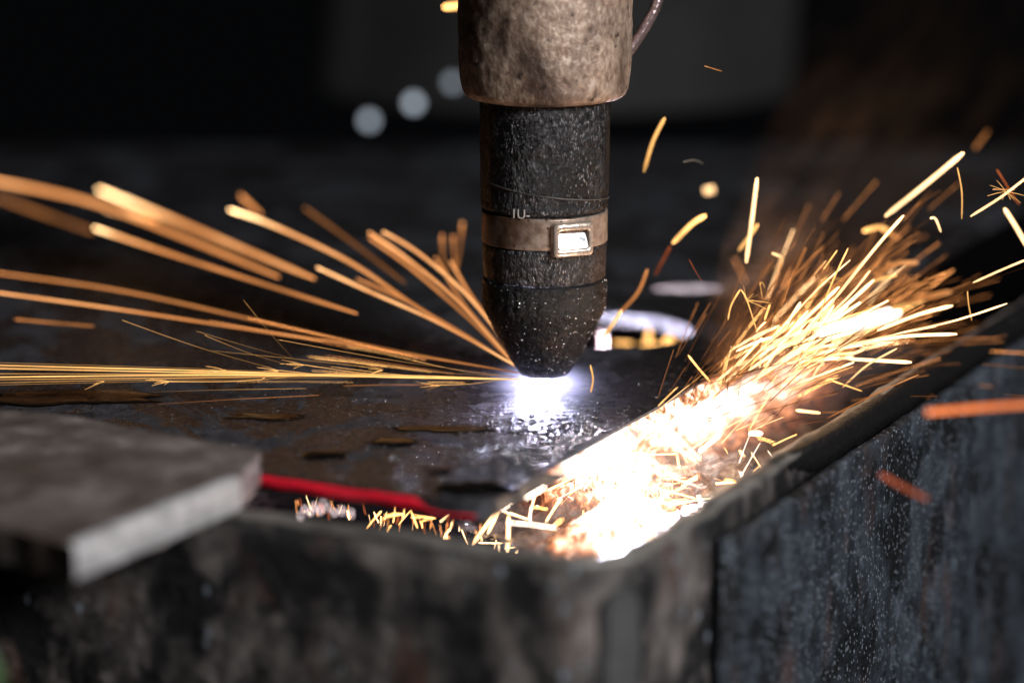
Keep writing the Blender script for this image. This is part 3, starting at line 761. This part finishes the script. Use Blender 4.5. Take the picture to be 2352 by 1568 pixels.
GF = [((876, 1173), (842, 1213), .55), ((1051, 1168), (1011, 1198), .5), ((943, 1172), (959, 1212), .45), ((908, 1155), (903, 1200), .5), ((898, 1205), (889, 1220), .45),
      ((930, 1165), (925, 1190), .3), ((945, 1170), (915, 1205), .35), ((968, 1200), (970, 1212), .3), ((1060, 1215), (1075, 1250), .35), ((1058, 1210), (1095, 1225), .4), ((1140, 1240), (1135, 1260), .3), ((1146, 1250), (1148, 1268), .5),
      ((1236, 1115), (1214, 1192), .55), ((1220, 1102), (1218, 1140), .4), ((1186, 1268), (1198, 1228), .5), ((1166, 1265), (1168, 1185), .9), ((1168, 1138), (1085, 1250), 1.3), ((1160, 1150), (1120, 1225), 1.0), ((1488, 1117), (1569, 1164), .5), ((1510, 1121), (1596, 1144), .5), ((1438, 1130), (1515, 1184), .7),
      ((1470, 1140), (1540, 1158), .3), ((1485, 1193), (1512, 1206), .35), ((1420, 1165), (1500, 1150), .4), ((1515, 1205), (1520, 1190), .3), ((1466, 1240), (1468, 1222), .4), ((1100, 1245), (1210, 1248), .2), ((1230, 1250), (1160, 1258), .2), ((1400, 1180), (1480, 1110), .35), ((1260, 1125), (1330, 1090), .4)]
for (x0, y0), (x1, y1), r in GF:
    dm = random.uniform(1.06, 1.10) - (.02 if y0 > 1220 else 0)
    spark([(x0, y0), (x0 * .5 + x1 * .5 + random.uniform(-1, 1), y0 * .5 + y1 * .5), (x1, y1)], (dm, dm), r * .6, random.uniform(2.6, 5), HOT if x0 > 1000 else YEL, B5, G5)
for x, y, I in ((690, 1180, .9), (700, 1165, .9), (712, 1172, 1.1), (722, 1158, .8), (735, 1168, 1.2), (752, 1162, .8), (768, 1172, .9), (785, 1166, .8), (742, 1150, .6), (806, 1172, .7)):
    spark([(x, y), (x + 1, y + random.uniform(6, 16))], (.985, .985), .5, I, (1, .78, .80), 'glowing stub for a white glint beside the offcut', 'glowing stubs for white glints in the front gap', taper=False)  # short glowing tubes put in for blurred glints in the gap
G6 = 'sparks glowing inside the round hole'; B6 = 'orange spark inside the round hole of the plate'
for px, r, I in (([(1492, 758), (1486, 790)], 1.2, 1.2), ([(1528, 778), (1545, 788)], 2.2, 2.2), ([(1560, 772), (1582, 764)], .8, .9), ([(1450, 788), (1410, 786)], .6, .8), ([(1515, 789), (1470, 790)], .5, .8)):
    spark(px, (depth(P(1500, 775, -.016)),) * 2, r, I, YEL, B6, G6)
spark([(2128, 947), (2240, 937), (2365, 928)], (dep_for(34, True), dep_for(36, True)), 1.0, .62, (1, .26, .08), 'wide soft orange spark streak flying outside the tank panel', None, taper=False)
spark([(2022, 1088), (2075, 1118), (2130, 1146)], (dep_for(30, True), dep_for(34, True)), .8, .16, (1, .22, .09), 'faint reddish spark streak in front of the outer panel', None)

# ------------------------------------------------------------------ countless fine sparks
bm, lay = new_glow()
def gap_pt(u, v, z):                      # u metres along the side wall, v 0 at plate edge .. 1 at wall
    a = pc + uR * u; b = C + dR * (u + .05)
    p = a.lerp(b, v); return Vector((p.x, p.y, z))
def edge_px(u, v):                        # u along the gap, v 0 at the plate edge .. 1 at the tank wall
    return ((1110 + 450 * u) * (1 - v) + (1395 + 480 * u) * v, (1165 - 265 * u) * (1 - v) + (1292 - 302 * u) * v)
for k in range(80):                      # short hot flecks in the gap, below plate level
    u, v = random.uniform(.0, .9), random.random() ** .8
    p = P(*edge_px(u, v), -.030 + random.uniform(-.004, .02))
    d = Vector((random.gauss(.3, .6), random.gauss(.3, .5), random.gauss(.1, .5))).normalized()
    l = random.uniform(.004, .022)
    pts = [p, p + d * l * .5 + Vector((0, 0, .0002)), p + d * l]
    streak(bm, lay, pts, random.uniform(.00004, .00010), random.uniform(1.2, 4), random.choice((HOT, WHITE, YEL)), 4)
for k in range(520):                      # fountain to the upper right, faint where it is far from the cut
    u = random.uniform(.12, .27); p = gap_pt(u, random.uniform(.0, .6), random.uniform(-.01, .006))
    az = random.gauss(44, 17); el = min(60, abs(random.gauss(25, 13)))
    d = Vector((math.sin(R(az)) * math.cos(R(el)), math.cos(R(az)) * math.cos(R(el)), math.sin(R(el))))
    s = min(.13, abs(random.gauss(0, .05))); l = random.uniform(.006, .045)
    pts = [p + d * (s + l * q_) - Vector((0, 0, 1.1 * (s + l * q_) ** 2)) for q_ in (0, .33, .66, 1)]
    hot = math.exp(-s / .03)
    I = random.uniform(.01, .07) + hot * random.choice((.05, .1, .3, 1.6))
    streak(bm, lay, pts, random.uniform(.00008, .00022), I, ORANGE if I < .5 else random.choice((YEL, HOT)), 4)
for k in range(75):                      # along the front gap
    u = random.uniform(0, 1); p = PD(680 + 430 * u, 1158 + 60 * u + random.uniform(0, 32), random.uniform(1.05, 1.10))
    d = Vector((random.gauss(0, .25), random.gauss(0, .2), 1)).normalized(); l = random.uniform(.001, .006)
    streak(bm, lay, [p, p + d * l * .5, p + d * l], random.uniform(.00005, .00013), *random.choice(((2.4, HOT), (.9, ORANGE), (.35, RED), (.2, RED), (.5, ORANGE))), 4)
for k in range(14):                       # faint jet lines around the low left beam
    a = R(180 + random.gauss(0, 14)); el = R(abs(random.gauss(2.5, 4))); d = Vector((math.cos(a) * math.cos(el), math.sin(a) * -1 * math.cos(el), math.sin(el)))
    s = random.uniform(.01, .09); l = random.uniform(.01, .08); p = STRIKE + Vector((-.006, 0, .0015))
    streak(bm, lay, [p + d * s, p + d * (s + l * .5), p + d * (s + l) - Vector((0, 0, .0005))], random.uniform(.00005, .00013), random.uniform(.1, .35), random.choice((ORANGE, YEL)), 4)
for (x, y, n) in ((390, 876, 9), (640, 852, 10), (700, 838, 7), (240, 876, 5), (1010, 886, 5), (520, 850, 5), (880, 850, 7), (1715, 690, 9), (2310, 440, 8), (1760, 860, 8), (1895, 640, 7), (1450, 1150, 8), (930, 1180, 8), (1000, 1190, 6)):
    c0 = PD(x, y, 1.10 if y < 1000 else 1.06)
    for k in range(n):                    # little bursts where a spark splits
        a = R(random.uniform(150, 210) if x < 1100 else random.uniform(0, 360)); l = random.uniform(.002, .010)
        d = Vector((math.cos(a), random.uniform(-.3, .3), math.sin(a) * .6 + random.uniform(-.2, .2)))
        streak(bm, lay, [c0, c0 + d * l * .5, c0 + d * l - Vector((0, 0, .0004))], random.uniform(.00006, .00013), random.uniform(.5, 1.2), YEL, 4)
tag(put('spark_spray', bm, GLOW), 'countless fine glowing sparks spraying from the cut', 'sparks', kind='stuff')

# ------------------------------------------------------------------ white-hot splash in the gap
bm, lay = new_glow()
NU, NV = 150, 60; grid = []
nRt = Vector((uR.y, -uR.x, 0))
hot_c = [(.62, .16, .30, .36, 1.8), (1.02, .36, .30, .34, 1.45), (.12, .86, .19, .24, 1.45), (.36, .55, .2, .3, .9), (.30, .10, .14, .2, .9)]
for i in range(NU + 1):
    row = []
    for j in range(NV + 1):
        u = -.15 + 1.75 * i / NU; v = .012 + 1.0 * j / NV
        rise = max(0, min(1, (u - .14) / .2)) * max(0, 1 - v / .42) ** 1.3
        pit = P(*edge_px(u, v), -.036)
        cur_ = pc + uR * (u * (pr - pc).length) + nRt * (.0015 + .05 * v) + Vector((0, 0, .0006 - .03 * v))
        rise = min(1, rise * 1.6); p = pit.lerp(cur_, rise)
        n1 = noise.fractal(p * 45, 1, 2.1, 4); n2 = noise.fractal(p * 150 + Vector((4, 4, 4)), 1, 2.1, 4)
        g = 0
        for (cu, cv, su, sv, a_) in hot_c: g += a_ * math.exp(-((u - cu) / su) ** 2 - ((v - cv) / sv) ** 2)
        p.z += (min(.012, .006 * g) + n1 * .005 + n2 * .002) * (1 - rise)
        g = max(0, g * (1 + .9 * n1 + .6 * n2)) * min(1, .25 + v / .10 if u < .3 else 1)
        vv = bm.verts.new(p); vv[lay] = (g, g, g, 1); row.append(vv)
    grid.append(row)
for i in range(NU):
    for j in range(NV): bm.faces.new((grid[i][j], grid[i + 1][j], grid[i + 1][j + 1], grid[i][j + 1]))
t = NT('white_hot_splash'); a = t.n.new('ShaderNodeAttribute'); a.attribute_name = 'glow'
vv = t.mapped((1, .35, .6), (0, 0, .55))
tex = t.noise(260, 6, .72, vv, 1.0)
heat = t.math('MULTIPLY', a.outputs['Fac'], t.ramp(tex, [(.33, .10), (.5, .7), (.66, 1.6)]))
heat = t.math('MULTIPLY', heat, .5)
ec = t.ramp(heat, [(.04, (.0, .0, .0)), (.12, (.20, .04, .012)), (.26, (.9, .30, .11)), (.42, (1, .60, .42)), (.62, (1, .93, .86))])
t.set((.10, .08, .075), .12, 0, t.bump(t.noise(300, 4), .6, .002))
t.link(ec, t.b.inputs['Emission Color']); t.link(t.ramp(heat, [(.2, .12), (.75, 1)]), t.b.inputs['Emission Strength'])
st_ = t.math('MULTIPLY', t.ramp(heat, [(.1, .2), (.7, 1)]), 3.2); t.link(st_, t.b.inputs['Emission Strength'])
t.m.cycles.emission_sampling = 'NONE'
tag(put('molten_splash', bm, t.m), 'white hot churning splash of fire between plate and tank wall', 'flames', kind='stuff')
for k, (u, v, e_) in enumerate(((.05, .5, .06), (.12, .4, .10), (.19, .4, .08))):
    lamp('splash_light', 'POINT', gap_pt(u, v, -.006), e_, (1, .66, .42), radius=.008)
lamp('fire_top_light', 'POINT', gap_pt(.115, .16, .008), .07, (1, .80, .72), radius=.006)
lamp('under_plate_light', 'POINT', h1 + Vector((.004, -.012, -.026)), 3, (.85, .8, 1), radius=.006)
lamp('under_plate_light', 'POINT', h2 + Vector((0, -.003, -.020)), .9, (1, .85, .9), radius=.004)
lamp('front_gap_light', 'POINT', PD(1000, 1200, 1.03), .006, (1, .6, .3), radius=.005)

# ------------------------------------------------------------------ glowing balls put in for out-of-focus glints on the far side
for x, y, s, I in ((848, 277, 1, .17), (950, 237, 1, .21), (1040, 190, 1, .10)):
    d = 1.66; r = .0035
    bm = bmesh.new(); bmesh.ops.create_icosphere(bm, subdivisions=2, radius=r)
    c = blur(d); wpx = 2 * r / d * FPX
    k = I * ((c + wpx * .3) / wpx) ** 2
    o = put('glint_speck', bm, m_emit('speck_glint', (.62, .70, .80), k)); o.location = PD(x, y, d)
    tag(o, 'glowing ball put in for a pale blurred glint on the dark far side', 'light', 'glowing balls for pale glints behind the torch')

# ------------------------------------------------------------------ smoke drifting up from the gap
A_, B_ = PD(1660, 860, 1.12), PD(2230, 110, 1.50)
ax = (B_ - A_); Ls = ax.length; ax.normalize()
bm = bmesh.new(); qs = ax.to_track_quat('Z', 'Y').to_matrix()
prev = None
for k in range(25):
    f = k / 24; r = (.018 + .085 * f) * math.sqrt(max(.0001, 1 - (2 * f - 1) ** 8)); cur = []
    for i in range(20):
        a = 2 * math.pi * i / 20; cur.append(bm.verts.new(A_ + qs @ Vector((math.cos(a) * r, math.sin(a) * r, f * Ls * 1.15))))
    if prev:
        for i in range(20): bm.faces.new((prev[i], prev[(i + 1) % 20], cur[(i + 1) % 20], cur[i]))
    else: bm.faces.new(cur[::-1])
    prev = cur
bm.faces.new(prev); bmesh.ops.recalc_face_normals(bm, faces=bm.faces)
t = NT('brown_smoke'); t.n.remove(t.b)
pv = t.n.new('ShaderNodeVolumePrincipled'); pv.inputs['Color'].default_value = (.60, .32, .15, 1); pv.inputs['Anisotropy'].default_value = .2
ro = ax.to_track_quat('Z', 'Y').inverted().to_euler()
m1 = t.n.new('ShaderNodeMapping'); m1.inputs['Rotation'].default_value = ro; t.link(t.tc.outputs['Object'], m1.inputs[0])
m2 = t.n.new('ShaderNodeMapping'); m2.inputs['Scale'].default_value = (1, 1, .16); t.link(m1.outputs[0], m2.inputs[0])
wisp = t.noise(70, 4, .6, m2.outputs[0], .5)
sv = t.n.new('ShaderNodeVectorMath'); sv.operation = 'SUBTRACT'; t.link(t.tc.outputs['Object'], sv.inputs[0]); sv.inputs[1].default_value = A_
dt = t.n.new('ShaderNodeVectorMath'); dt.operation = 'DOT_PRODUCT'; t.link(sv.outputs[0], dt.inputs[0]); dt.inputs[1].default_value = ax
cr = t.n.new('ShaderNodeVectorMath'); cr.operation = 'CROSS_PRODUCT'; t.link(sv.outputs[0], cr.inputs[0]); cr.inputs[1].default_value = ax
cl_ = t.n.new('ShaderNodeVectorMath'); cl_.operation = 'LENGTH'; t.link(cr.outputs[0], cl_.inputs[0])
along = t.math('DIVIDE', dt.outputs['Value'], Ls)
rim = t.math('SUBTRACT', 1, t.math('DIVIDE', cl_.outputs['Value'], t.math('ADD', t.math('MULTIPLY', along, .082), .018)), True)
amount = t.ramp(along, [(.0, 1.0), (.12, .75), (.32, .075), (.75, .045), (1.0, 0)])
den = t.math('MULTIPLY', t.math('MULTIPLY', t.ramp(wisp, [(.46, 0), (.64, 1)]), rim), t.math('MULTIPLY', amount, 42))
t.link(den, pv.inputs['Density']); t.link(pv.outputs[0], t.out.inputs['Volume'])
tag(put('smoke', bm, t.m), 'thin brown smoke drifting up from the sparks', 'smoke', kind='stuff')

# ------------------------------------------------------------------ green hose outside the tank
e = PD(-52, 1588, .74)
bm = bmesh.new(); tube(bm, arcpts([Vector((e.x - .10, e.y + .02, -.775)), Vector((e.x - .06, e.y + .01, -.4)), Vector((e.x - .02, e.y, e.z - .08)), e, e + Vector((-.02, .0, .004)), e + Vector((-.06, .01, -.02)), e + Vector((-.12, .03, -.3)), Vector((e.x - .2, e.y + .06, -.775))], 60), .0055, 12)
o = put('green_hose', bm, m_plain('green_rubber', (.07, .17, .04), .5)); tag(o, 'green rubber hose looping up in front of the tank wall', 'hose')
